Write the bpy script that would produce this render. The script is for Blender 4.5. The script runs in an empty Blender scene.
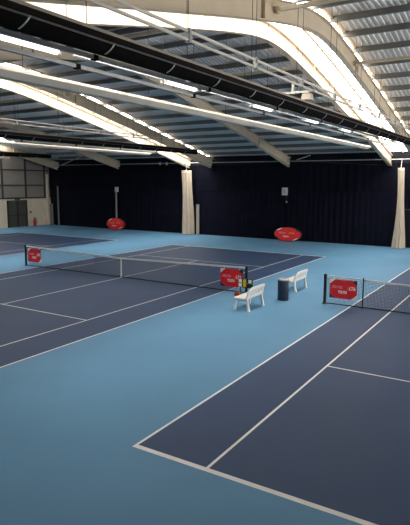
import bpy, math, random
from mathutils import Vector, Matrix
random.seed(7)
C = bpy.context.scene.collection
D = bpy.data

# ------------------------------------------------------------------ materials
def mat(name, col, rough=.6, metal=0., emit=None, strength=0., var=0., scale=4., bump=0., bscale=40., spec=.5, stretch=None):
    m = D.materials.new(name); m.use_nodes = True
    nt = m.node_tree; b = nt.nodes['Principled BSDF']
    b.inputs['Base Color'].default_value = (*col, 1)
    b.inputs['Roughness'].default_value = rough
    b.inputs['Metallic'].default_value = metal
    b.inputs['Specular IOR Level'].default_value = spec
    if emit:
        b.inputs['Emission Color'].default_value = (*emit, 1)
        b.inputs['Emission Strength'].default_value = strength
    tc = nt.nodes.new('ShaderNodeTexCoord'); vec = tc.outputs['Object']
    if stretch:
        mp = nt.nodes.new('ShaderNodeMapping'); mp.inputs['Scale'].default_value = stretch
        nt.links.new(vec, mp.inputs['Vector']); vec = mp.outputs['Vector']
    if var:
        n = nt.nodes.new('ShaderNodeTexNoise'); n.inputs['Scale'].default_value = scale; n.inputs['Detail'].default_value = 5
        nt.links.new(vec, n.inputs['Vector'])
        r = nt.nodes.new('ShaderNodeValToRGB')
        r.color_ramp.elements[0].position = .3; r.color_ramp.elements[1].position = .7
        r.color_ramp.elements[0].color = (*[c*(1-var) for c in col], 1)
        r.color_ramp.elements[1].color = (*[min(1, c*(1+var)) for c in col], 1)
        nt.links.new(n.outputs['Fac'], r.inputs['Fac']); nt.links.new(r.outputs['Color'], b.inputs['Base Color'])
    if bump:
        n2 = nt.nodes.new('ShaderNodeTexNoise'); n2.inputs['Scale'].default_value = bscale
        nt.links.new(vec, n2.inputs['Vector'])
        bp = nt.nodes.new('ShaderNodeBump'); bp.inputs['Strength'].default_value = bump
        nt.links.new(n2.outputs['Fac'], bp.inputs['Height']); nt.links.new(bp.outputs['Normal'], b.inputs['Normal'])
    return m

M = dict(
    light_blue = mat('light_blue_acrylic', (.112, .262, .405), .65, var=.07, scale=.35, bump=.05, bscale=300, spec=.25),
    dark_blue = mat('dark_blue_acrylic', (.026, .056, .126), .6, var=.09, scale=.5, bump=.05, bscale=300, spec=.3),
    line = mat('line_paint', (.80, .78, .74), .55, var=.04, scale=3),
    navy = mat('navy_curtain', (.0042, .0048, .0115), .9, var=.25, scale=1.5, spec=.1),
    navy_up = mat('navy_curtain_upper', (.0036, .0041, .0098), .9, var=.2, scale=1.5, spec=.1),
    darkwall = mat('dark_wall', (.006, .006, .009), .8, var=.2, scale=1, spec=.2),
    cream_block = mat('cream_blockwork', (.66, .57, .45), .75, var=.06, scale=2, bump=.1),
    cladding = mat('grey_cladding', (.25, .23, .205), .55, var=.08, scale=.7),
    dark_steel = mat('dark_steel', (.035, .035, .04), .5, .2, var=.1),
    sheet = mat('roof_sheet', (.80, .76, .71), .5, 0., var=.06, scale=.6),
    purlin = mat('galvanised_purlin', (.20, .205, .195), .5, .35, var=.12, scale=2),
    rafter = mat('cream_painted_steel', (.57, .48, .36), .5, var=.05, scale=1.5),
    tie = mat('tan_tie', (.52, .44, .32), .5, var=.08),
    roofglass = mat('translucent_rooflight', (.8, .8, .8), .3, emit=(1, .98, .95), strength=12.0, var=.03),
    added_sideglass = mat('added_side_glazing', (.8, .8, .8), .3, emit=(1, .97, .92), strength=22.0, var=.03),  # glow of the added glazing on the right wall, out of view
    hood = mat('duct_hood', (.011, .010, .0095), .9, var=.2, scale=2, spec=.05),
    bar = mat('rooflight_bar', (.55, .42, .27), .5, var=.08),
    black = mat('black_duct', (.007, .006, .0055), .9, var=.2, scale=2, spec=.05),
    lip = mat('duct_lip', (.33, .27, .21), .6, 0., var=.1),
    grey = mat('grey_trunking', (.38, .385, .38), .5, .1, var=.08),
    pale = mat('pale_conduit', (.66, .62, .55), .5, .1, var=.05),
    white = mat('white_enamel', (.80, .77, .72), .4, var=.03),
    boxwhite = mat('white_boxing', (.70, .60, .49), .55, var=.05, scale=1.2),
    lamp = mat('lit_lamp', (.9, .9, .9), .3, emit=(1, .96, .90), strength=2.6, var=.02),
    plastic = mat('white_plastic', (.82, .79, .74), .45, var=.03, scale=6),
    net = mat('net_cord', (.012, .013, .016), .8, var=.1),
    tape = mat('white_tape', (.80, .78, .74), .7, var=.03),
    post = mat('black_post', (.007, .012, .012), .4, var=.1),
    red = mat('red_fabric', (.78, .012, .02), .6, var=.06, scale=5),
    signwhite = mat('sign_white', (.90, .87, .84), .6, var=.03),
    signnavy = mat('sign_navy', (.015, .017, .05), .6, var=.05),
    pink = mat('sign_pale_lettering', (.85, .58, .56), .6, var=.03),
    yellow = mat('sign_yellow', (.80, .42, .03), .6, var=.03),
    binblue = mat('navy_bin', (.006, .017, .042), .55, var=.08),
    steel = mat('bin_steel', (.55, .52, .50), .35, .6, var=.08),
    cream_net = mat('cream_netting', (.50, .41, .31), .85, var=.12, scale=3, bump=.3, bscale=30, stretch=(6, 6, .6)),
    beige = mat('beige_board', (.34, .32, .27), .7, var=.08),
    bluegrey = mat('grey_board', (.16, .16, .155), .6, var=.08),
    door = mat('grey_door', (.06, .056, .047), .5, var=.08, scale=2),
    doorframe = mat('door_frame', (.02, .02, .02), .5, var=.1),
    extred = mat('extinguisher_red', (.35, .014, .01), .4, var=.05),
    scoreyellow = mat('score_yellow', (.72, .52, .02), .5, var=.05),
    orange = mat('orange_foam', (.62, .10, .02), .6, var=.08),
    tin = mat('tin_box', (.52, .52, .55), .45, .2, var=.06),
)

# ------------------------------------------------------------------ mesh builder
class MB:
    def __init__(s): s.v = []; s.f = []; s.m = []
    def add(s, vs, fs, mi=0):
        o = len(s.v); s.v += [tuple(v) for v in vs]; s.f += [tuple(i+o for i in f) for f in fs]; s.m += [mi]*len(fs); return s
    def box(s, x0, x1, y0, y1, z0, z1, mi=0):
        vs = [(x, y, z) for x in (x0, x1) for y in (y0, y1) for z in (z0, z1)]
        return s.add(vs, [(0,1,3,2), (4,6,7,5), (0,4,5,1), (2,3,7,6), (0,2,6,4), (1,5,7,3)], mi)
    def quad(s, a, b, c, d, mi=0): return s.add([a, b, c, d], [(0,1,2,3)], mi)
    def prism(s, poly, axis, a, b, mi=0):
        def P(p, t): return {'x': (t, p[0], p[1]), 'y': (p[0], t, p[1]), 'z': (p[0], p[1], t)}[axis]
        n = len(poly)
        vs = [P(p, a) for p in poly] + [P(p, b) for p in poly]
        fs = [tuple(range(n))[::-1], tuple(range(n, 2*n))] + [(i, (i+1) % n, n+(i+1) % n, n+i) for i in range(n)]
        return s.add(vs, fs, mi)
    def rings(s, rings, cap=True, mi=0, closed=True):
        o = []; n = len(rings[0])
        for r in rings: o += list(r)
        fs = []
        for k in range(len(rings)-1):
            for i in range(n if closed else n-1):
                fs.append((k*n+i, k*n+(i+1) % n, (k+1)*n+(i+1) % n, (k+1)*n+i))
        if cap and closed: fs += [tuple(range(n))[::-1], tuple(range((len(rings)-1)*n, len(rings)*n))]
        return s.add(o, fs, mi)
    def tube(s, pts, r, n=8, mi=0):
        pts = [Vector(p) for p in pts]; rs = r if isinstance(r, (list, tuple)) else [r]*len(pts)
        R = []
        for i, p in enumerate(pts):
            d = (pts[min(i+1, len(pts)-1)] - pts[max(i-1, 0)]).normalized()
            up = Vector((0, 0, 1)) if abs(d.z) < .9 else Vector((1, 0, 0))
            a = d.cross(up).normalized(); b = a.cross(d)
            R.append([p + rs[i]*(math.cos(t)*a + math.sin(t)*b) for t in [2*math.pi*k/n for k in range(n)]])
        return s.rings(R, mi=mi)
    def lathe(s, prof, c=(0, 0, 0), n=24, mi=0):
        return s.rings([[(c[0]+r*math.cos(2*math.pi*k/n), c[1]+r*math.sin(2*math.pi*k/n), c[2]+z) for k in range(n)] for r, z in prof], mi=mi)
    def build(s, name, mats, parent=None, smooth=False):
        me = D.meshes.new(name); me.from_pydata(s.v, [], s.f)
        for m in (mats if isinstance(mats, (list, tuple)) else [mats]): me.materials.append(m)
        me.polygons.foreach_set('material_index', s.m)
        me.update()
        import bmesh
        bm = bmesh.new(); bm.from_mesh(me); bmesh.ops.recalc_face_normals(bm, faces=bm.faces); bm.to_mesh(me); bm.free()
        if smooth:
            me.polygons.foreach_set('use_smooth', [True]*len(me.polygons))
            try: me.set_sharp_from_angle(angle=math.radians(40))
            except Exception: pass
        o = D.objects.new(name, me); C.objects.link(o)
        if parent: o.parent = parent
        return o

def tag(o, label, cat, group=None):
    o['label'] = label; o['category'] = cat
    if group: o['group'] = group
    return o
def thing(name, label, cat, loc=(0, 0, 0), rz=0, group=None):
    o = D.objects.new(name, None); C.objects.link(o); o.location = loc; o.rotation_euler = (0, 0, rz)
    o.empty_display_size = .2
    return tag(o, label, cat, group)
def struct(o): o['kind'] = 'structure'; return o
def dup(root, loc=None, rz=None, label=None):
    r = root.copy(); C.objects.link(r)
    if loc is not None: r.location = loc
    if rz is not None: r.rotation_euler = (0, 0, rz)
    if label: r['label'] = label
    for ch in list(root.children):
        c = ch.copy(); C.objects.link(c); c.parent = r
        for g in list(ch.children):
            d = g.copy(); C.objects.link(d); d.parent = c
    return r
def text_part(name, body, size, m, parent, loc, rot=(math.pi/2, 0, 0), width=None, shear=0., bold=0.):
    cu = D.curves.new('lettering', 'FONT'); cu.body = body; cu.size = size; cu.align_x = 'CENTER'; cu.align_y = 'CENTER'
    cu.extrude = .001; cu.shear = shear; cu.offset = bold
    t = D.objects.new('lettering', cu); C.objects.link(t)
    dg = bpy.context.evaluated_depsgraph_get()
    me = D.meshes.new_from_object(t.evaluated_get(dg)); D.objects.remove(t); D.curves.remove(cu)
    if width:
        xs = [v.co.x for v in me.vertices]; w = max(xs)-min(xs)
        for v in me.vertices: v.co.x *= width/w
    me.materials.clear(); me.materials.append(m); me.name = name
    o = D.objects.new(name, me); C.objects.link(o); o.parent = parent; o.location = loc; o.rotation_euler = rot
    return o

ORD = ['first', 'second', 'third', 'fourth', 'fifth', 'sixth', 'seventh', 'eighth', 'ninth', 'tenth', 'eleventh', 'twelfth',
       'thirteenth', 'fourteenth', 'fifteenth', 'sixteenth', 'seventeenth', 'eighteenth', 'nineteenth', 'twentieth',
       'twenty-first', 'twenty-second', 'twenty-third', 'twenty-fourth', 'twenty-fifth', 'twenty-sixth', 'twenty-seventh', 'twenty-eighth']

# ------------------------------------------------------------------ constants (metres); court on the right has its near-left corner at 0,0
XL, XR, YF, YB = -36.5, 15.5, -7.3, 31.35
G = 5.0                     # gap between the courts
YM = 11.885
def under(y): return 9.74 - .215*math.sqrt((y-11.9)**2 + 2.1**2)     # underside of the rafters
DEP = .60                   # rafter depth
PUR = .22                   # purlin height
def roofz(y): return under(y) + DEP + PUR

# ------------------------------------------------------------------ floor with its painted courts
fl = MB()
fl.box(XL, XR, YF, YB, -.15, 0, 0)
COURTS = [0., -G-10.97, -2*G-2*10.97]
def q(x0, x1, y0, y1, z, mi): fl.quad((x0, y0, z), (x1, y0, z), (x1, y1, z), (x0, y1, z), mi)
W = .05
for x0 in COURTS:
    q(x0, x0+10.97, 0, 23.77, .002, 1)
    z = .0035
    for xs in (x0, x0+10.97-W): q(xs, xs+W, 0, 23.77, z, 2)
    for xs in (x0+1.37, x0+9.60-W): q(xs, xs+W, .1, 23.67, z, 2)
    q(x0+W, x0+10.97-W, 0, .1, z, 2); q(x0+W, x0+10.97-W, 23.67, 23.77, z, 2)
    for ys in (5.485, 18.285-W): q(x0+1.37+W, x0+9.60-W, ys, ys+W, z, 2)
    q(x0+5.46, x0+5.51, 5.485+W, 18.285-W, z, 2)
    q(x0+5.46, x0+5.51, .1, .22, z, 2); q(x0+5.46, x0+5.51, 23.55, 23.67, z, 2)
struct(fl.build('floor', [M['light_blue'], M['dark_blue'], M['line']]))

# ------------------------------------------------------------------ walls
w = MB(); w.box(XL-.2, XR+.2, YB, YB+.2, 0, 7.2); struct(w.build('wall_back', M['darkwall']))
w = MB(); w.prism([(YF, 2.72), (YB, 2.72), (YB, under(YB)+1.1)] + [(y, roofz(y)+.3) for y in (26, 20, 16, 13, 11.9, 11, 8, 4, -2)] + [(YF, under(YF)+1.1)], 'x', XL-.2, XL, 1)
w.box(XL-.2, XL+.03, YF, YB, 0, 2.72, 0)
struct(w.build('wall_left', [M['cream_block'], M['cladding']]))
w = MB(); w.box(XL-.2, XR+.2, YF-.2, YF, 0, 7.2); struct(w.build('wall_front', M['darkwall']))
w = MB(); w.prism([(YF, 0), (YB, 0), (YB, under(YB)+1.1)] + [(y, roofz(y)+.3) for y in (26, 20, 16, 13, 11.9, 11, 8, 4, -2)] + [(YF, under(YF)+1.1)], 'x', XR, XR+.2)
struct(w.build('wall_right', M['darkwall']))
# unseen glowing glazing on the right wall, added to light the right-hand roof
g = MB(); g.box(XR-.06, XR-.01, 6, 30, 4.3, 6.3); wo = struct(g.build('window_4', M['added_sideglass']))
for y in range(6, 31, 2):
    MB().box(XR-.12, XR-.06, y-.05, y+.05, 4.25, 6.35).build('mullion', M['dark_steel'], wo)
for z in (4.25, 6.3): MB().box(XR-.12, XR-.06, 5.95, 30.05, z-.05, z+.05).build('window_rail', M['dark_steel'], wo)
# dark steel rails over the left wall
k = 1
for z in (2.72, 3.92, 5.34, 6.75):
    t = MB(); t.box(XL, XL+.07, YF, YB-.25, z-.06, z+.06); struct(t.build('trim_%d' % k, M['dark_steel'])); k += 1
for y in (12.6, 15.2, 17.8, 20.4, 23.0, 25.65, 28.3, 30.6):
    t = MB(); t.box(XL, XL+.1, y-.07, y+.07, 2.78, under(y)+.7); struct(t.build('trim_%d' % k, M['dark_steel'])); k += 1
t = MB(); t.box(XL, XL+.22, 30.72, 30.98, 0, 5.0); struct(t.build('trim_%d' % k, M['cream_block'])); k += 1

# double door in the left wall
dr = MB(); dr.box(XL+.03, XL+.09, 26.05, 26.15, 0, 2.5); dr.box(XL+.03, XL+.09, 28.25, 28.35, 0, 2.5); dr.box(XL+.03, XL+.09, 26.05, 28.35, 2.42, 2.52)
dr.box(XL+.03, XL+.06, 27.17, 27.23, 0, 2.42)
d1 = struct(dr.build('door_1', M['doorframe']))
for y0, y1 in ((26.16, 27.16), (27.24, 28.24)):
    lf = MB(); lf.box(XL+.03, XL+.07, y0, y1, .02, 2.41)
    leaf = lf.build('door_leaf', M['door'], d1)
    ml = MB()
    ml.box(XL+.07, XL+.085, y0, y1, 1.08, 1.16); ml.box(XL+.07, XL+.085, y0, y0+.05, .02, 2.41); ml.box(XL+.07, XL+.085, y1-.05, y1, .02, 2.41)
    ml.build('panic_rail', M['doorframe'], leaf)
s = thing('door_sign', 'small dark box sign fixed above the grey double door', 'sign', (XL+.05, 27.25, 2.62))
MB().box(-.02, .06, -.26, .26, -.08, .1).build('sign_box', M['doorframe'], s)
MB().box(.06, .066, -.23, .23, -.055, .075).build('sign_face', M['door'], s)
# doorway at the right end, its dark recess put in as a black panel
w = MB(); w.box(-2.25, -.75, YB-.33, YB-.27, 0, 2.5); struct(w.build('door_2', M['darkwall']))
tg = MB(); tg.box(-2.33, -2.25, YB-.34, YB-.24, 0, 2.58); tg.box(-.75, -.67, YB-.34, YB-.24, 0, 2.58); tg.box(-2.33, -.67, YB-.34, YB-.24, 2.5, 2.58)
struct(tg.build('trim_%d' % k, M['dark_steel'])); k += 1

# fire extinguisher and socket by the door
e = thing('fire_extinguisher', 'red fire extinguisher standing on the floor beside the grey double door', 'fire extinguisher', (XL+.32, 29.0, 0))
MB().lathe([(.13, 0), (.14, .03), (.14, .58), (.11, .68), (.05, .74), (.05, .78)], n=16).build('cylinder_body', M['extred'], e, True)
MB().box(-.03, .03, -.1, .12, .78, .83).build('handle', M['doorframe'], e)
MB().tube([(0, .06, .79), (.1, .16, .72), (.14, .17, .45), (.14, .1, .25)], .018, 6).build('hose', M['doorframe'], e, True)
s = thing('call_point', 'small dark wall box above the red fire extinguisher', 'alarm', (XL+.03, 28.75, 1.35))
MB().box(0, .05, -.08, .08, -.1, .1).build('case', M['doorframe'], s); MB().box(.05, .06, -.05, .05, -.06, .06).build('face_plate', M['extred'], s)

# ------------------------------------------------------------------ roof sheets
BAYS = [(-1.32, XR), (-17.36, -3.62), (-33.5, -19.85)]
STRIPS = [(-3.62, -1.32), (-19.85, -17.36), (XL, -33.5)]
YS0 = .5      # the rooflights start here; roof closed nearer the camera, shaped to darken the near floor
YS = [YF-.2 + i*(YB-YF+.4)/48 for i in range(49)]
ce = MB()
for x0, x1 in BAYS:
    xs = []; x = x0; per = .2
    while x < x1:
        for dx, h in ((0, 0), (.075, 0), (.10, .04), (.175, .04)):
            if x+dx < x1: xs.append((x+dx, h))
        x += per
    xs.append((x1, 0))
    ce.rings([[(a, y, roofz(y)+h) for a, h in xs] for y in YS], cap=False, closed=False)
for x0, x1 in STRIPS:
    ce.rings([[(x0, y, roofz(y)+.02), (x1, y, roofz(y)+.02)] for y in [YF-.2+(YS0-YF+.2)*i/8 for i in range(9)]], cap=False, closed=False)
struct(ce.build('ceiling', M['sheet']))
YS1 = 25.3    # the far left rooflight stops short of the back wall
ce_end = MB()
ce_end.rings([[(XL, y, roofz(y)+.02), (-33.5, y, roofz(y)+.02)] for y in [YS1+(YB-YS1)*i/8 for i in range(9)]], cap=False, closed=False)
ce_end.build('roof_sheet', M['sheet'], D.objects['ceiling'])
YSS = [[b+(e-b)*i/40 for i in range(41)] for b, e in ((YS0, YB), (YS0, YB), (19.0, YS1))]
ce_end2 = MB()  # unseen stretch of this rooflight closed to dim the far left floor
ce_end2.rings([[(XL, y, roofz(y)+.02), (-33.5, y, roofz(y)+.02)] for y in [YS0+(19.0-YS0)*i/16 for i in range(17)]], cap=False, closed=False)
ce_end2.build('roof_sheet', M['sheet'], D.objects['ceiling'])
PY = [12.75+1.45*i for i in range(13)] + [11.05-1.45*i for i in range(13)]
PY = sorted([y for y in PY if YF+.2 < y < YB-.2], reverse=True)
for i, (x0, x1) in enumerate(STRIPS):
    YS = YSS[i]; g = MB(); YS0 = YS[0]; g.rings([[(x0, y, roofz(y)+.05), (x1, y, roofz(y)+.05), (x1, y, roofz(y)+.08), (x0, y, roofz(y)+.08)] for y in YS])
    wo = struct(g.build('window_%d' % (i+1), M['roofglass']))
    for xx in ((x0+.03, x1-.03, x0+.85*(x1-x0)/2) if i < 2 else (x0+.03, x1-.03)):
        b = MB(); b.rings([[(xx-.05, y, roofz(y)-.06), (xx+.05, y, roofz(y)-.06), (xx+.05, y, roofz(y)+.05), (xx-.05, y, roofz(y)+.05)] for y in YS])
        b.build('glazing_bar', M['bar'], wo)
    for y in [y for y in PY if YS0 < y < YS[-1]]:
        b = MB(); b.box(x0+.05, x1-.05, y-.02, y+.02, roofz(y)-.02, roofz(y)+.05); b.build('cross_bar', M['pale'], wo)

# ------------------------------------------------------------------ rafters
def strip_y(f0, f1, x0, x1, ys):
    b = MB(); b.rings([[(x0, y, f0(y)), (x1, y, f0(y)), (x1, y, f1(y)), (x0, y, f1(y))] for y in ys]); return b
RY = [YF + i*(YB-YF)/64 for i in range(65)]
def rafter(x, label):
    t = thing('roof_rafter', label, 'roof beam', (x, YB, under(YB)), group='steel portal rafters')
    def loc(b):
        b.v = [(v[0], v[1]-YB, v[2]-under(YB)) for v in b.v]; return b
    loc(strip_y(lambda y: under(y)+.025, lambda y: under(y)+DEP-.025, -.012, .012, RY)).build('web', M['rafter'], t)
    loc(strip_y(under, lambda y: under(y)+.025, -.12, .12, RY)).build('bottom_flange', M['rafter'], t)
    loc(strip_y(lambda y: under(y)+DEP-.025, lambda y: under(y)+DEP, -.12, .12, RY)).build('top_flange', M['rafter'], t)
    # tapering haunch down to the eaves
    y0 = 26.0; tip = 5.42
    hy = [y0+(YB-y0)*i/6 for i in range(7)]
    def hb(y): return under(y0) + (tip-under(y0))*(y-y0)/(YB-y0)
    h = strip_y(lambda y: hb(y), lambda y: under(y)-.001, -.02, .02, hy)
    h.rings([[(-.12, y, hb(y)-.025), (.12, y, hb(y)-.025), (.12, y, hb(y)), (-.12, y, hb(y))] for y in hy])
    h.box(-.12, .12, YB-.03, YB, tip, under(YB)-.001)
    loc(h).build('haunch', M['rafter'], t)
    for y in (7.5, 16.3, y0):
        for a, b in ((-.115, -.013), (.013, .115)):
            loc(MB().box(a, b, y-.01, y+.01, under(y)+.03, under(y)+DEP-.03)).build('stiffener', M['rafter'], t)
    return t
rafter(-1.5, 'cream arched steel rafter right of the bright rooflight, nearest and largest of all')
rafter(-3.36, 'brightly lit arched rafter on the left edge of the right-hand rooflight')
rafter(-10.7, 'grey cream rafter reaching the back wall above the right oval banner')
rafter(-17.5, 'cream arched rafter on the right edge of the left-hand rooflight')
rafter(-19.6, 'brightly lit arched rafter on the left edge of the left-hand rooflight')
rafter(-27.3, 'dim rafter coming down above the far left oval banner, with no rooflight')
rafter(-35.15, 'dim rafter against the left wall, at the corner of the dark back curtain')

# ------------------------------------------------------------------ purlins
BN = ['right bay', 'middle bay', 'far left bay']
PX = [(-1.62, XR), (-17.62, -3.24), (-33.87, -19.48)]
for bi, (x0, x1) in enumerate(PX):
    for i, y in enumerate(PY):
        if y < (9, 2, 9)[bi]: continue
        z = under(y)+DEP
        p = MB()
        p.box(x0, x1, y-.014, y+.014, z+.012, z+PUR-.012); p.box(x0, x1, y-.08, y+.014, z, z+.012); p.box(x0, x1, y-.014, y+.08, z+PUR-.012, z+PUR)
        o = p.build('roof_purlin', M['purlin'])
        off = Vector(((x0+x1)/2, y, z)); o.data.transform(Matrix.Translation(-off)); o.location = off
        tag(o, 'grey roof purlin over the %s, %s from the back wall' % (BN[bi], ORD[i]), 'purlin', 'roof purlins')
# tan struts between rafters
TIE = [(-1.4, 5.5, 8.3, 'tan roof strut right of the bright rooflight, upper one near the top edge'),
       (-1.4, 5.5, 15.9, 'tan roof strut right of the bright rooflight, lower one halfway down the slope'),
       (-10.6, -3.44, 15.7, 'tan roof strut ending on the left edge of the bright rooflight'),
       (-10.6, -3.44, 8.3, 'tan roof strut behind the black duct, nearer end of the middle bay'),
       (-17.4, -10.8, 15.7, 'tan roof strut in the middle bay, ending on the left rooflight'),
       (-27.2, -19.7, 15.7, 'tan roof strut at far left under the dark roof sheets')]
for x0, x1, y, lb in TIE:
    z = under(y)+.3
    t = thing('roof_strut', lb, 'strut', ((x0+x1)/2, y, z), group='tan roof struts')
    h = (x1-x0)/2
    MB().box(-h+.05, h-.05, -.05, .05, -.05, .05).build('tube', M['tie'], t)
    for sx in (-1, 1): MB().box(sx*h-.055, sx*h+.055, -.09, .09, -.09, .09).build('end_plate', M['tie'], t)
for x0, z0, x1, z1, lb in ((-34.6, 5.9, -28.6, 6.72, 'thin diagonal brace rod above the corner of the dark curtain at left'),
                           (-10.1, 5.95, -8.9, 6.25, 'thin diagonal brace rod just right of the middle single rafter')):
    b = MB().tube([(x0, YB-.12, z0), (x1, YB-(2.7 if z1 > 6.55 else .5), z1)], .035, 6)
    tag(b.build('brace_rod', M['pale']), lb, 'brace')

# ------------------------------------------------------------------ ducts, lamps and boxing along each rooflight
def long_y(prof, y0, y1):        # prof of (x,z)
    return MB().prism(prof, 'y', y0, y1)
ROWN = ['right', 'left', 'far left']
LY = [-.45, 4.2, 8.8, 13.1, 17.4, 21.7]
lamp_first = None
for r, X in enumerate((0., -16.25, -32.3)):
    rn = ROWN[r]
    xd, zd = X-1.05, 6.585
    y0, y1 = YF+.05, 28.6
    du = thing('black_duct', ['long black round duct hung across the whole top of the hall', 'black round duct ending above the left cream divider curtain', 'black duct end close to the left wall'][r], 'duct', (xd, y1, zd), group='black roof ducts')
    lowp = [(.185*math.cos(math.radians(a)), .185*math.sin(math.radians(a))) for a in range(-180, 11, 19)]
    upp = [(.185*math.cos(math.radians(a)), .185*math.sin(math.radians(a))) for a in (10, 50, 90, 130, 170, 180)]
    long_y(lowp, y0-y1, 0).build('shell', M['black'], du, True)
    long_y(upp, y0-y1, 0).build('hood', M['hood'], du)
    long_y([(-.03, .17), (.10, .14), (.10, .20), (-.03, .20)], y0-y1, 0).build('top_lip', M['lip'], du)
    MB().tube([(0, -.02, 0), (0, .04, 0)], [.193, .193], 14).build('end_cap', M['black'], du)
    long_y([(.175, -.02), (.193, -.02), (.193, .01), (.175, .01)], y0-y1, 0).build('seam_strip', M['dark_steel'], du)
    n = 0
    y = -1.0
    while y < y1-1:
        a = MB().rings([[((.194)*math.cos(t), y-y1+dy+.12*math.sin(t), .194*math.sin(t)) for t in [math.radians(d) for d in range(-68, 1, 17)]] + [((.187)*math.cos(t), y-y1+dy+.12*math.sin(t), .187*math.sin(t)) for t in [math.radians(d) for d in range(0, -69, -17)]] for dy in (-.014, .014)])
        a.build('bracket', M['grey'], du)
        y += 1.75; n += 1
    y = .3
    while y < y1-1:
        MB().tube([(0, y-y1, .15), (0, y-y1, roofz(y)-zd)], .008, 6).build('hanger_rod', M['dark_steel'], du)
        y += 2.9
    # grey carrier rails and lamps between them
    for dx, z, nm in ((-1.8, 6.57, 'upper'), (-2.25, 6.46, 'lower'))[:(2, 2, 1)[r]]:
        ra = thing('lighting_rail', 'grey steel %s lighting rail beside the row of lamps under the %s black duct' % (nm, rn), 'rail', (X+dx, y1, z), group='grey lighting rails')
        long_y([(-.04, -.035), (.04, -.035), (.04, .035), (.025, .035), (.025, -.02), (-.025, -.02), (-.025, .035), (-.04, .035)], y0-y1, -3.5).build('channel', M['grey'], ra)
        for yy in range(-4, 25, 4):
            MB().tube([(0, yy-y1+(.6 if nm == 'upper' else 0), .03), (0, yy-y1+(.6 if nm == 'upper' else 0), roofz(yy)-z)], .007, 6).build('hanger_rod', M['dark_steel'], ra)
            MB().box(-.045, .045, yy-y1+1.2, yy-y1+1.32, -.05, .045).build('clamp', M['black'], ra)
    for i, ly in enumerate(LY):
        if ly < (-9, 8, 17)[r]: continue
        if lamp_first is None:
            lp = thing('strip_lamp', '', 'lamp', (X-2.4, ly+.7, 6.70), group='strip lamps in rows')
            MB().box(-.05, .05, -.68, .68, .025, .085).build('housing', M['white'], lp)
            MB().prism([(-.075, .03), (-.06, -.05), (0, -.085), (.06, -.05), (.075, .03)], 'y', -.66, .66).build('diffuser', M['lamp'], lp)
            for sy in (-1, 1): MB().box(-.08, .08, sy*.68-.02, sy*.68+.02, -.08, .09).build('end_plate', M['white'], lp)
            MB().box(.05, .56, -.03, .03, .03, .06).build('bracket', M['grey'], lp)
            MB().tube([(0, -.68, -.01), (0, -3.58, -.01)], .022, 6).build('link_conduit', M['white'], lp)
            lamp_first = lp
        else:
            lp = dup(lamp_first, (X-2.4, ly+.7, 6.70))
        lp['label'] = 'lit white strip lamp in the %s row, %s from the far end' % (rn, ORD[len(LY)-1-i])
    # white boxing
    xb = X-3.45
    bx = thing('white_boxing', ['long white boxed duct below the bright rooflight, ending at the middle of the back curtain', 'long white boxed duct under the left rooflight and its black duct', 'short white boxed duct by the left wall'][r], 'duct', (xb, 26, 6.31), group='white boxed ducts')
    if X-3.45 > XL+.3:
        long_y([(-.22, -.04), (-.02, -.04), (.13, .07), (.13, .12), (.12, .13), (-.22, .13)], y0-26, -.05).build('boxing', M['boxwhite'], bx)
        MB().prism([(-.225, -.045), (-.018, -.045), (.135, .067), (.135, .135), (-.225, .135)], 'y', -.05, 0).build('end_cap', M['boxwhite'], bx)
        for yy in range(-3, 26, 4):
            MB().tube([(0, yy-26, .12), (0, yy-26, roofz(yy)-6.31)], .007, 6).build('hanger_rod', M['dark_steel'], bx)
        for yy in (-1, 5, 11, 17, 23):
            MB().prism([(-.225, -.045), (-.018, -.045), (.135, .067), (.135, .135), (-.225, .135)], 'y', yy-26-.015, yy-26+.015).build('joint_band', M['boxwhite'], bx)
    # pair of pale conduits
    if r < 2:
        c = thing('pipe_pair', 'two pale pipes on clips running above the %s black duct' % rn, 'pipe', (X-.88, 28, 7.13), group='pale roof pipes')
        for dz in (0, .17):
            MB().tube([(0, y0-28, dz), (0, 0, dz)], .035, 8).build('pipe', M['pale'], c, True)
        for yy in range(-3, 28, 3):
            MB().box(-.05, .05, yy-28.04, yy-27.96, -.05, .22).build('clip', M['grey'], c)
            MB().tube([(0, yy-28, .2), (0, yy-28, roofz(yy)-7.2)], .007, 6).build('hanger_rod', M['dark_steel'], c)
# crossbar with cream projector between the pipes
cb = thing('cross_bracket', 'pale T shaped crossbar on the pipes above the black duct, right of the rooflight foot', 'bracket', (-1.4, 9.6, 7.06))
MB().box(-1.0, .75, -.03, .03, -.03, .03).build('crossbar', M['pale'], cb)
MB().box(-.03, .03, -.03, .03, .03, .30).build('stem', M['pale'], cb)
fd = thing('flood_lamp', 'small cream box lamp hanging on the crossbar beside the black duct', 'lamp', (-.95, 9.68, 6.9))
MB().prism([(-.16, -.08), (.16, -.08), (.12, .1), (-.12, .1)], 'y', -.14, .14).build('hood', M['boxwhite'], fd)
MB().tube([(0, 0, .1), (0, 0, .16)], .02, 8).build('neck', M['grey'], fd)

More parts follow.
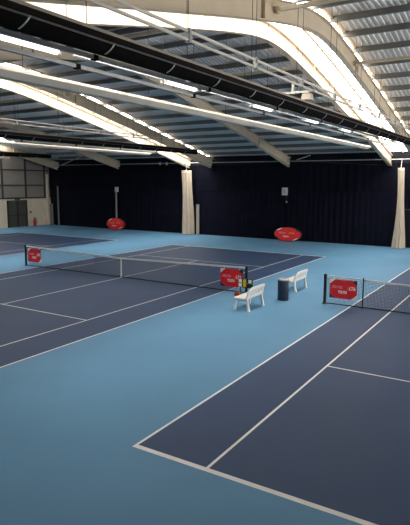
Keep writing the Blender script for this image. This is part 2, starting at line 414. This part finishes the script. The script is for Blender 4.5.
# ------------------------------------------------------------------ back curtains
def pleats(x0, x1, z0, z1, per, amp, seed, sag=0.):
    rnd = random.Random(seed); n = int((x1-x0)/per*6); ph = rnd.random()*6
    cols = []
    for i in range(n+1):
        x = x0+(x1-x0)*i/n
        a = amp*(.6+.4*math.sin(x*.9+ph))
        cols.append((x, a*math.sin(2*math.pi*x/per+.8*math.sin(x*1.7+ph))))
    rows = [z0+(z1-z0)*j/8 for j in range(9)]
    b = MB()
    fr = [[(x, d*(1-.35*(z-z0)/(z1-z0)), z) for x, d in cols] for z in rows]
    bk = [[(x, y+.012, z) for x, y, z in r] for r in fr]
    m = len(cols)
    b.rings(fr, cap=False, closed=False); b.rings(bk, cap=False, closed=False)
    b.rings([fr[0], bk[0]], cap=False, closed=False); b.rings([fr[-1], bk[-1]], cap=False, closed=False)
    return b
def curtain(x0, x1, z0, z1, y, label, seed, m='navy', per=.42, amp=.05):
    b = pleats(x0, x1, z0, z1, per, amp, seed)
    xc = (x0+x1)/2
    b.v = [(v[0]-xc, v[1], v[2]-z0) for v in b.v]
    t = thing('backdrop_curtain', label, 'curtain', (xc, y, z0), group='dark navy backdrop curtains')
    b.build('cloth', M[m], t, True)
    MB().box(x0-xc, x1-xc, -.03, .045, z1-z0-.07, z1-z0+.01).build('top_hem', M[m], t)
    if z0 < .1: MB().box(x0-xc, x1-xc, -.05, .055, 0, .04).build('bottom_hem', M[m], t)
curtain(-35.6, -27.3, 0, 3.66, 30.98, 'dark navy lower curtain at far left, behind the smaller oval banner', 1)
curtain(-27.2, -19.0, 0, 3.66, 30.98, 'dark navy lower curtain left of the left cream gathered divider', 2)
curtain(-18.9, -10.8, 0, 3.66, 30.98, 'dark navy lower curtain just right of the left cream gathered divider', 3)
curtain(-10.7, -2.36, 0, 3.66, 30.98, 'dark navy lower curtain behind the right oval banner up to the right cream divider', 4)
curtain(-2.3, 4, 2.62, 3.66, 30.98, 'short navy curtain over the black doorway at the right edge', 5)
curtain(-.6, 15, 0, 2.6, 30.98, 'dark navy lower curtain right of the black doorway', 9)
curtain(-36.3, -19.2, 3.6, 5.62, 31.14, 'dark navy upper curtain band on the left half of the back wall', 6, 'navy_up', .6)
curtain(-19.1, -3.0, 3.6, 5.62, 31.14, 'dark navy upper curtain band over the middle of the back wall', 7, 'navy_up', .6)
curtain(-2.9, 15, 3.6, 5.62, 31.14, 'dark navy upper curtain band at the right end of the back wall', 8, 'navy_up', .6)
# track pipe with pulleys
tr = thing('curtain_track', 'thin pale pipe running across the hall just above the dark curtains', 'rail', (-15, 30.75, 5.85))
MB().tube([(XL+15.1, 0, 0), (25, 0, 0)], .03, 8).build('pipe', M['grey'], tr, True)
for x in (-30, -24, -14, -7, -.5, 6): MB().box(x+15-.02, x+15+.02, 0, .6, -.02, .02).build('wall_bracket', M['grey'], tr)
for x in (-22.3, -21.6, -17.9, -17.3):
    p = MB().tube([(x+15, -.05, -.05), (x+15, .05, -.05)], .085, 12).build('pulley', M['tin'], tr)
    MB().box(x+15-.03, x+15+.03, -.06, .06, -.05, .10).build('yoke', M['grey'], p)
cab = MB().tube([(-10.69+7.33*t, 30.8, 6.0-.52*t-.25*t*(1-t)) for t in [i/14 for i in range(15)]], .014, 6)
tag(cab.build('slack_cable', M['dark_steel']), 'thin dark cable sagging across the upper curtain toward the right haunch', 'cable')

# cream gathered divider curtains
def divider(xb, xt, y, label, seed, ht, r0, r1):
    t = thing('divider_curtain', label, 'curtain', (xb, y, 0), group='gathered cream divider curtains')
    rnd = random.Random(seed); n = 72; R = []
    ph = [rnd.random()*6 for _ in range(5)]
    for j in range(23):
        f = j/22; z = .02+f*(ht-.02)
        rx = r1+(r0-r1)*(1-f)**1.6 + .03*math.sin(f*5+seed)
        ry = .30*(1-f) + .17*f
        cx = (xt-xb)*(f**1.15) + .05*math.sin(f*3)
        ring = []
        for i in range(n):
            a = 2*math.pi*i/n
            k = 1+.13*math.sin(9*a+ph[0]+.6*math.sin(f*3))+.07*math.sin(14*a+ph[1]+f)+.06*math.sin(4*a+ph[2]+f*2)
            ring.append((cx+rx*k*math.cos(a), ry*k*math.sin(a), z + (.05*math.sin(7*a+ph[3]) if j == 22 else 0) + (max(0, .035*math.sin(11*a)) if j == 0 else 0)))
        R.append(ring)
    MB().rings(R).build('netting', M['cream_net'], t, True)
    MB().rings([[( (xt-xb)*.985+(r1+.02)*math.cos(a), .2*math.sin(a), ht-.14+dz) for a in [2*math.pi*i/20 for i in range(20)]] for dz in (0, .05)]).build('tie_band', M['tape'], t)
    MB().tube([(xt-xb, 0, ht-.02), (xt-xb+.02, .05, 5.82)], .02, 6).build('hanging_cord', M['pale'], t)
divider(-19.22, -19.4, 30.45, 'cream gathered divider curtain hanging left of centre against the dark back curtain', 1, 5.2, .5, .42)
divider(-2.38, -2.47, 30.35, 'cream gathered divider curtain hanging near the right edge beside the black doorway', 2, 5.25, .35, .17)

# poles, boards and boxes on the curtains
def pole(x, z0, z1, label, m='beige', wdt=.05, box=False):
    t = thing('winder_pole', label, 'pole', (x, 30.82, 0))
    MB().box(-wdt, wdt, -.04, .04, z0, z1).build('upright', M[m], t)
    MB().box(-wdt-.04, wdt+.04, -.06, .06, max(0, z0), max(0, z0)+.03).build('foot_plate', M[m], t)
    if box: MB().box(-.08, .22, -.08, .08, z1-.12, z1+.32).build('winder_box', M['tin'], t)
pole(-27.33, 0, 3.5, 'slim pale pole with a grey box on top behind the far left oval banner', 'beige', .055, True)
pole(-34.85, 0, 3.85, 'slim grey pole on the dark curtain near the left corner', 'bluegrey', .07)
b = thing('tall_board', 'tall narrow grey board standing just right of the left cream divider', 'board', (-18.5, 30.8, 0))
MB().box(-.14, .14, -.02, .02, .04, 2.45).build('panel', M['beige'], b); MB().box(-.17, .17, -.03, .03, 0, .05).build('base_rail', M['bluegrey'], b)
MB().box(-.16, .16, -.03, .03, 2.44, 2.5).build('top_rail', M['bluegrey'], b)
b = thing('corner_board', 'dim brown board leaning in the dark corner beside the left wall', 'board', (-35.98, 30.95, 0))
MB().box(-.22, .22, -.02, .02, .03, 2.1).build('panel', M['bluegrey'], b); MB().box(-.25, .25, -.03, .03, 0, .04).build('base_rail', M['doorframe'], b)
b = thing('wall_speaker', 'small pale grey box high on the dark curtain above the right oval banner', 'box', (-10.82, 30.86, 3.36))
MB().box(-.2, .2, -.08, .08, 0, .56).build('case', M['tin'], b); MB().box(-.07, .09, -.09, -.08, .14, .42).build('front_panel', M['grey'], b)
b = thing('cable_clip', 'tiny grey fitting on the dark curtain below the pale box', 'fitting', (-10.68, 30.9, 2.8))
MB().box(-.06, .06, -.04, .04, 0, .12).build('body', M['grey'], b); MB().tube([(0, 0, .12), (0, 0, .56)], .012, 6).build('lead', M['dark_steel'], b)

# ------------------------------------------------------------------ nets
XPOST = 10.97/2+.914
def net_h(x): return .914 + (1.05-.914)*min(1, abs(x)/XPOST)
def make_net(xc, label, centre=True):
    t = thing('tennis_net', label, 'net', (xc, YM, 0), group='tennis nets')
    for sx in (-1, 1):
        po = MB(); po.tube([(sx*XPOST, 0, 0), (sx*XPOST, 0, 1.05)], .055, 16)
        p = po.build('post', M['post'], t, True)
        MB().lathe([(.10, 0), (.10, .02), (.06, .025)], (sx*XPOST, 0, 0), 16).build('floor_sleeve', M['post'], p)
        MB().lathe([(.06, 1.05), (.062, 1.075), (.03, 1.09)], (sx*XPOST, 0, 0), 16).build('cap', M['post'], p)
    L = XPOST-.07
    b = MB(); n = int(2*L/.047); h = .0025
    for i in range(n+1):
        x = -L+2*L*i/n; b.box(x-h, x+h, -h, h, .03, net_h(x)-.05)
    rows = 19
    for j in range(rows+1):
        for s0, s1 in ((-L, 0), (0, L)):
            def zz(x): return .03+(net_h(x)-.08)*j/rows
            hh = h if j else .018
            b.rings([[(x, -h, zz(x)-hh), (x, h, zz(x)-hh), (x, h, zz(x)+hh), (x, -h, zz(x)+hh)] for x in (s0, s1)])
    b.build('netting', M['net'], t)
    tb = MB()
    xs = [-L, 0, L]
    tb.rings([[(x, -.011, net_h(x)-.065), (x, .011, net_h(x)-.065), (x, .014, net_h(x)-.03), (x, .008, net_h(x)), (x, -.008, net_h(x)), (x, -.014, net_h(x)-.03)] for x in xs])
    tb.build('headband', M['tape'], t)
    MB().tube([(-XPOST, 0, 1.03), (-L, 0, 1.02)], .008, 6).build('cord', M['net'], t); MB().tube([(XPOST, 0, 1.03), (L, 0, 1.02)], .008, 6).build('cord', M['net'], t)
    MB().box(-.028, .028, -.018, .018, 0, .92).build('centre_strap', M['tape'], t)
    return t
make_net(5.485, 'tennis net with black posts at the right, running out of the frame')
make_net(-G-5.485, 'whole tennis net across the middle left court with a white centre strap')
def stick(x, label):
    t = thing('singles_stick', label, 'net stick', (x, YM-.05, 0))
    MB().box(-.018, .018, -.014, .014, .02, 1.06).build('stick', M['post'], t)
    MB().lathe([(.045, 0), (.045, .012), (.025, .025)], n=12).build('foot', M['post'], t); MB().box(-.022, .022, -.02, .035, 1.06, 1.075).build('clip', M['post'], t)
stick(.456, 'black singles stick propping the right net just beyond its red sign')

# ------------------------------------------------------------------ red signs on the nets
def net_sign(x0, x1, z0, z1, label):
    wd, h = x1-x0, z1-z0
    t = thing('net_sign', label, 'sign', ((x0+x1)/2, YM-.035, z0), group='red net signs')
    a, c = wd/2, h/2
    def P(poly, y0, y1): 
        return MB().prism([(p[0], p[1]+c) for p in poly], 'y', y0, y1)
    cx, cz = .105*wd, .13*h
    def arc(px, pz, qx, qz, bx, bz, n=6):
        return [((1-s)**2*px+2*s*(1-s)*bx+s*s*qx, (1-s)**2*pz+2*s*(1-s)*bz+s*s*qz) for s in [i/n for i in range(n+1)]]
    red = []
    ctl = .65
    corners = []
    for sx, sz in ((-1, -1), (1, -1), (1, 1), (-1, 1)):
        A = (sx*a, sz*(c-cz*2.0)); B = (sx*(a-cx*2.0), sz*c)
        pp, qq = (A, B) if sx*sz > 0 else (B, A)
        ctrl = (sx*(a-cx*.85), sz*(c-cz*.85))
        ar = arc(*pp, *qq, *ctrl)
        red += ar
        corners.append((sx, sz, ar))
    P(red, -.004, .004).build('red_panel', M['red'], t)
    for sx, sz, ar in corners:
        poly = ar + [(sx*a, sz*c)]
        m = 'signwhite' if (sx, sz) in ((-1, 1), (1, -1)) else 'signnavy'
        o = P(poly, -.004, .004).build('corner_patch', M[m], t)
        o['label'] = 'white corner' if m == 'signwhite' else 'navy corner'
    y = -.006
    text_part('lettering', 'BRITISH TENNIS\nOPENED UP HERE', .052*h/.65, M['pink'], t, (-.22*wd, y, .60*h), width=.40*wd)
    text_part('logo_lettering', 'LTA', .17*h/.65, M['signwhite'], t, (.33*wd, y, .57*h), width=.23*wd, shear=.15, bold=.006)
    lg = MB()
    for k in range(3): lg.prism([(.135*wd+.02*k, .50*h+.035*k), (.20*wd, .50*h+.03*k), (.19*wd-.02*k, .54*h+.045*k)], 'y', y-.001, y+.001)
    lg.build('logo_mark', M['yellow'], t)
    text_part('word_lettering', 'YOUTH', .135*h/.65, M['signwhite'], t, (-.02*wd, y, .34*h), width=.32*wd, bold=.005)
    st = MB()
    for sx in (-.7, .7): st.box(sx*a-.012, sx*a+.012, -.004, .05, h-.01, h+.02)
    st.build('hook', M['tape'], t)
net_sign(-.73, .24, .26, .93, 'red sign with white lettering on the right net beside its black post')
net_sign(-5.24, -4.24, .21, .91, 'red sign with white lettering at the right end of the middle net, behind the bench')
net_sign(-16.66, -15.72, .24, .91, 'red sign at the left end of the middle net, farthest sign')

# ------------------------------------------------------------------ oval banners
def banner(x, y, wd, h, label):
    t = thing('oval_banner', label, 'banner', (x, y, 0), group='red oval pop-up banners')
    tilt = math.radians(10)
    a, c = wd/2, h/2
    def oval(s, th):  # lens-ish oval
        return (s*a*math.copysign(abs(math.cos(th))**.9, math.cos(th)), s*c*math.copysign(abs(math.sin(th))**.98, math.sin(th)))
    n = 56
    def put(pt, side, off):
        u, vv = pt; ln = (vv+c)/math.cos(tilt)*1.0
        ln = vv+c
        yb = side*(.20 - ln*math.tan(tilt)*.98) + (side*off)
        return (u, yb, .03+ln*.97)
    for side, nm in ((-1, 'front_face'), (1, 'back_face')):
        b = MB()
        rings = []
        for s in (1., .75, .5, .25, .01):
            bulge = .05*(1-s*s)
            rings.append([put(oval(s, 2*math.pi*i/n), side, bulge) for i in range(n)])
        b.rings(rings)
        b.build(nm, M['red'], t, True)
        MB().tube([put(oval(1., 2*math.pi*i/n), side, 0) for i in range(n+1)], .018, 6).build('rim', M['signnavy'], t)
        if side < 0:
            for lo, hi, m in ((112, 152, 'signwhite'), (292, 332, 'signwhite'), (192, 240, 'signnavy'), (20, 60, 'signnavy')):
                R = []
                for i in range(15):
                    th = math.radians(lo+(hi-lo)*i/14); k = math.sin(math.pi*i/14)
                    o_ = .985; i_ = .985-.13*k-.002
                    R.append([put(oval(o_, th), side, .012), put(oval(i_, th), side, .05*(1-i_*i_)+.014)])
                o = MB().rings(R, cap=False, closed=False).build('corner_patch', M[m], t); o['label'] = 'white crescent' if m == 'signwhite' else 'navy crescent'
    ax = math.atan2(1, .98*math.tan(tilt))
    ax = math.pi/2 - math.atan(math.tan(tilt)*.98/.97)
    def tp(name, body, size, m, u, vv, width, **kw):
        px, py, pz = put((u, vv), -1, .068)
        text_part(name, body, size, m, t, (px, py, pz), (ax, 0, 0), width, **kw)
    tp('lettering', 'BRITISH TENNIS\nOPENED UP HERE', .07, M['pink'], -.19*wd, .09*h, .28*wd)
    tp('logo_lettering', 'LTA', .15, M['yellow'], .17*wd, .09*h, .20*wd, bold=.004)
    tp('word_lettering', 'YOUTH', .14, M['signwhite'], -.04*wd, -.17*h, .22*wd, bold=.004)
banner(-10.22, 30.25, 2.1, 1.03, 'red oval pop-up banner standing before the back curtain in the middle of the hall')
banner(-26.95, 30.3, 2.05, 1.05, 'red oval pop-up banner at the foot of the slim pale pole, far left')

# ------------------------------------------------------------------ benches (seat faces -X), local: length along Y
def make_bench(label, loc, rz):
    t = thing('garden_bench', label, 'bench', loc, rz, group='white plastic benches')
    L = .61
    sl = MB()
    for k in range(5):
        x = -.30+k*.105
        sl.prism([(x-.045, .405), (x+.045, .405), (x+.047, .428), (x+.04, .435), (x-.04, .435), (x-.047, .428)], 'y', -L, L)
    sl.box(-.33, .16, -L+.02, -L+.06, .375, .405); sl.box(-.33, .16, L-.06, L-.02, .375, .405); sl.box(-.35, -.325, -L, L, .36, .43)
    sl.build('seat', M['plastic'], t)
    # curved back: frame and upright slats
    def topz(y): return .80-(.17 if y < 0 else .02)*max(0, (abs(y)-.33)/.28)**2.2
    def bx(z): return .17+(z-.42)*.22
    bk = MB()
    ys = [-L+2*L*i/24 for i in range(25)]
    bk.rings([[(bx(topz(y))-.02, y, topz(y)-.085), (bx(topz(y))+.02, y, topz(y)-.085), (bx(topz(y))+.025, y, topz(y)), (bx(topz(y))-.015, y, topz(y))] for y in ys])
    bk.rings([[(bx(.48)-.02, y, .45), (bx(.48)+.02, y, .45), (bx(.52)+.02, y, .51), (bx(.52)-.02, y, .51)] for y in (-L, L)])
    bk.build('back_rail', M['plastic'], t, True)
    for i in range(9):
        y = -L+.12+i*(2*L-.24)/8
        zt = topz(y)-.07
        MB().add([(bx(.5)-.012, y-.03, .5), (bx(.5)+.012, y-.03, .5), (bx(.5)+.012, y+.03, .5), (bx(.5)-.012, y+.03, .5),
                  (bx(zt)-.012, y-.03, zt), (bx(zt)+.012, y-.03, zt), (bx(zt)+.012, y+.03, zt), (bx(zt)-.012, y+.03, zt)],
                 [(0,1,2,3), (4,5,6,7), (0,1,5,4), (1,2,6,5), (2,3,7,6), (3,0,4,7)]).build('back_slat', M['plastic'], t)
    for sy in (-1, 1):
        y = sy*(L-.06)
        # front leg, flared
        MB().rings([[(x0-.035, y-w2, z), (x0+.035, y-w2, z), (x0+.035, y+w2, z), (x0-.035, y+w2, z)] for x0, w2, z in ((-.31, .055, 0), (-.30, .04, .05), (-.28, .035, .25), (-.28, .05, .40))]).build('leg', M['plastic'], t)
        # rear leg runs up into the back post
        MB().rings([[(x0-.035, y-w2, z), (x0+.035, y-w2, z), (x0+.035, y+w2, z), (x0-.035, y+w2, z)] for x0, w2, z in ((.24, .06, 0), (.225, .045, .05), (.17, .04, .30), (.16, .05, .45), (.20, .04, .60), (.225, .03, .70))]).build('leg', M['plastic'], t)
        MB().box(-.27, .17, y-.02, y+.02, .33, .405).build('side_apron', M['plastic'], t)
    return t
make_bench('white plastic bench standing left of the navy bin, nearer the camera', (-2.88, 9.85, 0), 0)
make_bench('white plastic bench standing beyond the navy bin, farther from the camera', (-2.78, 13.72, 0), 0)

# ------------------------------------------------------------------ bin
b = thing('litter_bin', 'navy cylindrical litter bin with steel rim between the two white benches', 'bin', (-2.42, 11.62, 0))
MB().lathe([(.195, .0), (.20, .015), (.205, .74), (.20, .75)], n=32).build('body', M['binblue'], b, True)
MB().lathe([(.21, .745), (.215, .755), (.215, .79), (.20, .80), (.13, .795), (.125, .76)], n=32).build('steel_rim', M['steel'], b, True)
MB().lathe([(.20, 0), (.21, 0), (.21, .035), (.20, .035)], n=32).build('base_ring', M['doorframe'], b, True)

# ------------------------------------------------------------------ score board by the net post
sc = thing('score_board', 'small yellow and black flip score board beside the net post, behind the nearer bench', 'scoreboard', (-3.95, 11.55, 0))
MB().box(-.30, .30, -.03, .03, .30, .66).build('back_panel', M['post'], sc)
for i, (x, z, m) in enumerate(((-.215, .57, 'signwhite'), (-.215, .40, 'signwhite'), (-.02, .40, 'scoreyellow'), (-.02, .57, 'scoreyellow'), (.20, .40, 'post'), (.20, .57, 'signwhite'))):
    MB().box(x-.065, x+.065, -.045, -.03, z-.065, z+.065).build('score_card', M[m], sc)
MB().box(-.30, .30, -.035, -.03, .475, .495).build('divider_bar', M['scoreyellow'], sc)
for x in (-.22, .22):
    MB().box(x-.018, x+.018, -.015, .015, .02, .30).build('leg', M['post'], sc)
    MB().box(x-.05, x+.05, -.14, .14, 0, .025).build('foot', M['post'], sc)
ob = thing('orange_pad', 'orange pad under the left end of the score board', 'pad', (-4.17, 11.32, 0))
MB().rings([[(-.10, -.06, 0), (.10, -.06, 0), (.10, .06, 0), (-.10, .06, 0)], [(-.105, -.07, .04), (.105, -.07, .04), (.105, .07, .04), (-.105, .07, .04)], [(-.09, -.05, .15), (.09, -.05, .15), (.09, .05, .15), (-.09, .05, .15)]]).build('foam_block', M['orange'], ob)
MB().box(-.106, .106, -.072, .072, .07, .095).build('strap', M['post'], ob)

# ------------------------------------------------------------------ world, camera, view
wd = D.worlds.new('overcast'); bpy.context.scene.world = wd; wd.use_nodes = True
wd.node_tree.nodes['Background'].inputs['Color'].default_value = (.85, .9, 1, 1); wd.node_tree.nodes['Background'].inputs['Strength'].default_value = 1.0

cam = D.cameras.new('camera'); co = D.objects.new('camera', cam); C.objects.link(co)
yaw, pitch, roll, f = -.5567, -.15, .0046, 533.25
cy, sy = math.cos(yaw), math.sin(yaw)
fw = Vector((sy*math.cos(pitch), cy*math.cos(pitch), math.sin(pitch)))
rt = Vector((cy, -sy, 0)); up = rt.cross(fw)
c, s_ = math.cos(roll), math.sin(roll)
r2 = c*rt+s_*up; u2 = -s_*rt+c*up
mw = Matrix(((r2.x, u2.x, -fw.x, 5.3566), (r2.y, u2.y, -fw.y, -6.3616), (r2.z, u2.z, -fw.z, 4.3171), (0, 0, 0, 1)))
co.matrix_world = mw
cam.sensor_fit = 'HORIZONTAL'; cam.sensor_width = 36; cam.lens = f/410*36; cam.clip_end = 200
S = bpy.context.scene
S.camera = co
S.view_settings.view_transform = 'Standard'; S.view_settings.look = 'None'; S.view_settings.gamma = 1; S.view_settings.use_curve_mapping = False
S.view_settings.exposure = 0.0
S.cycles.use_denoising = True
S.cycles.max_bounces = 8; S.cycles.diffuse_bounces = 5
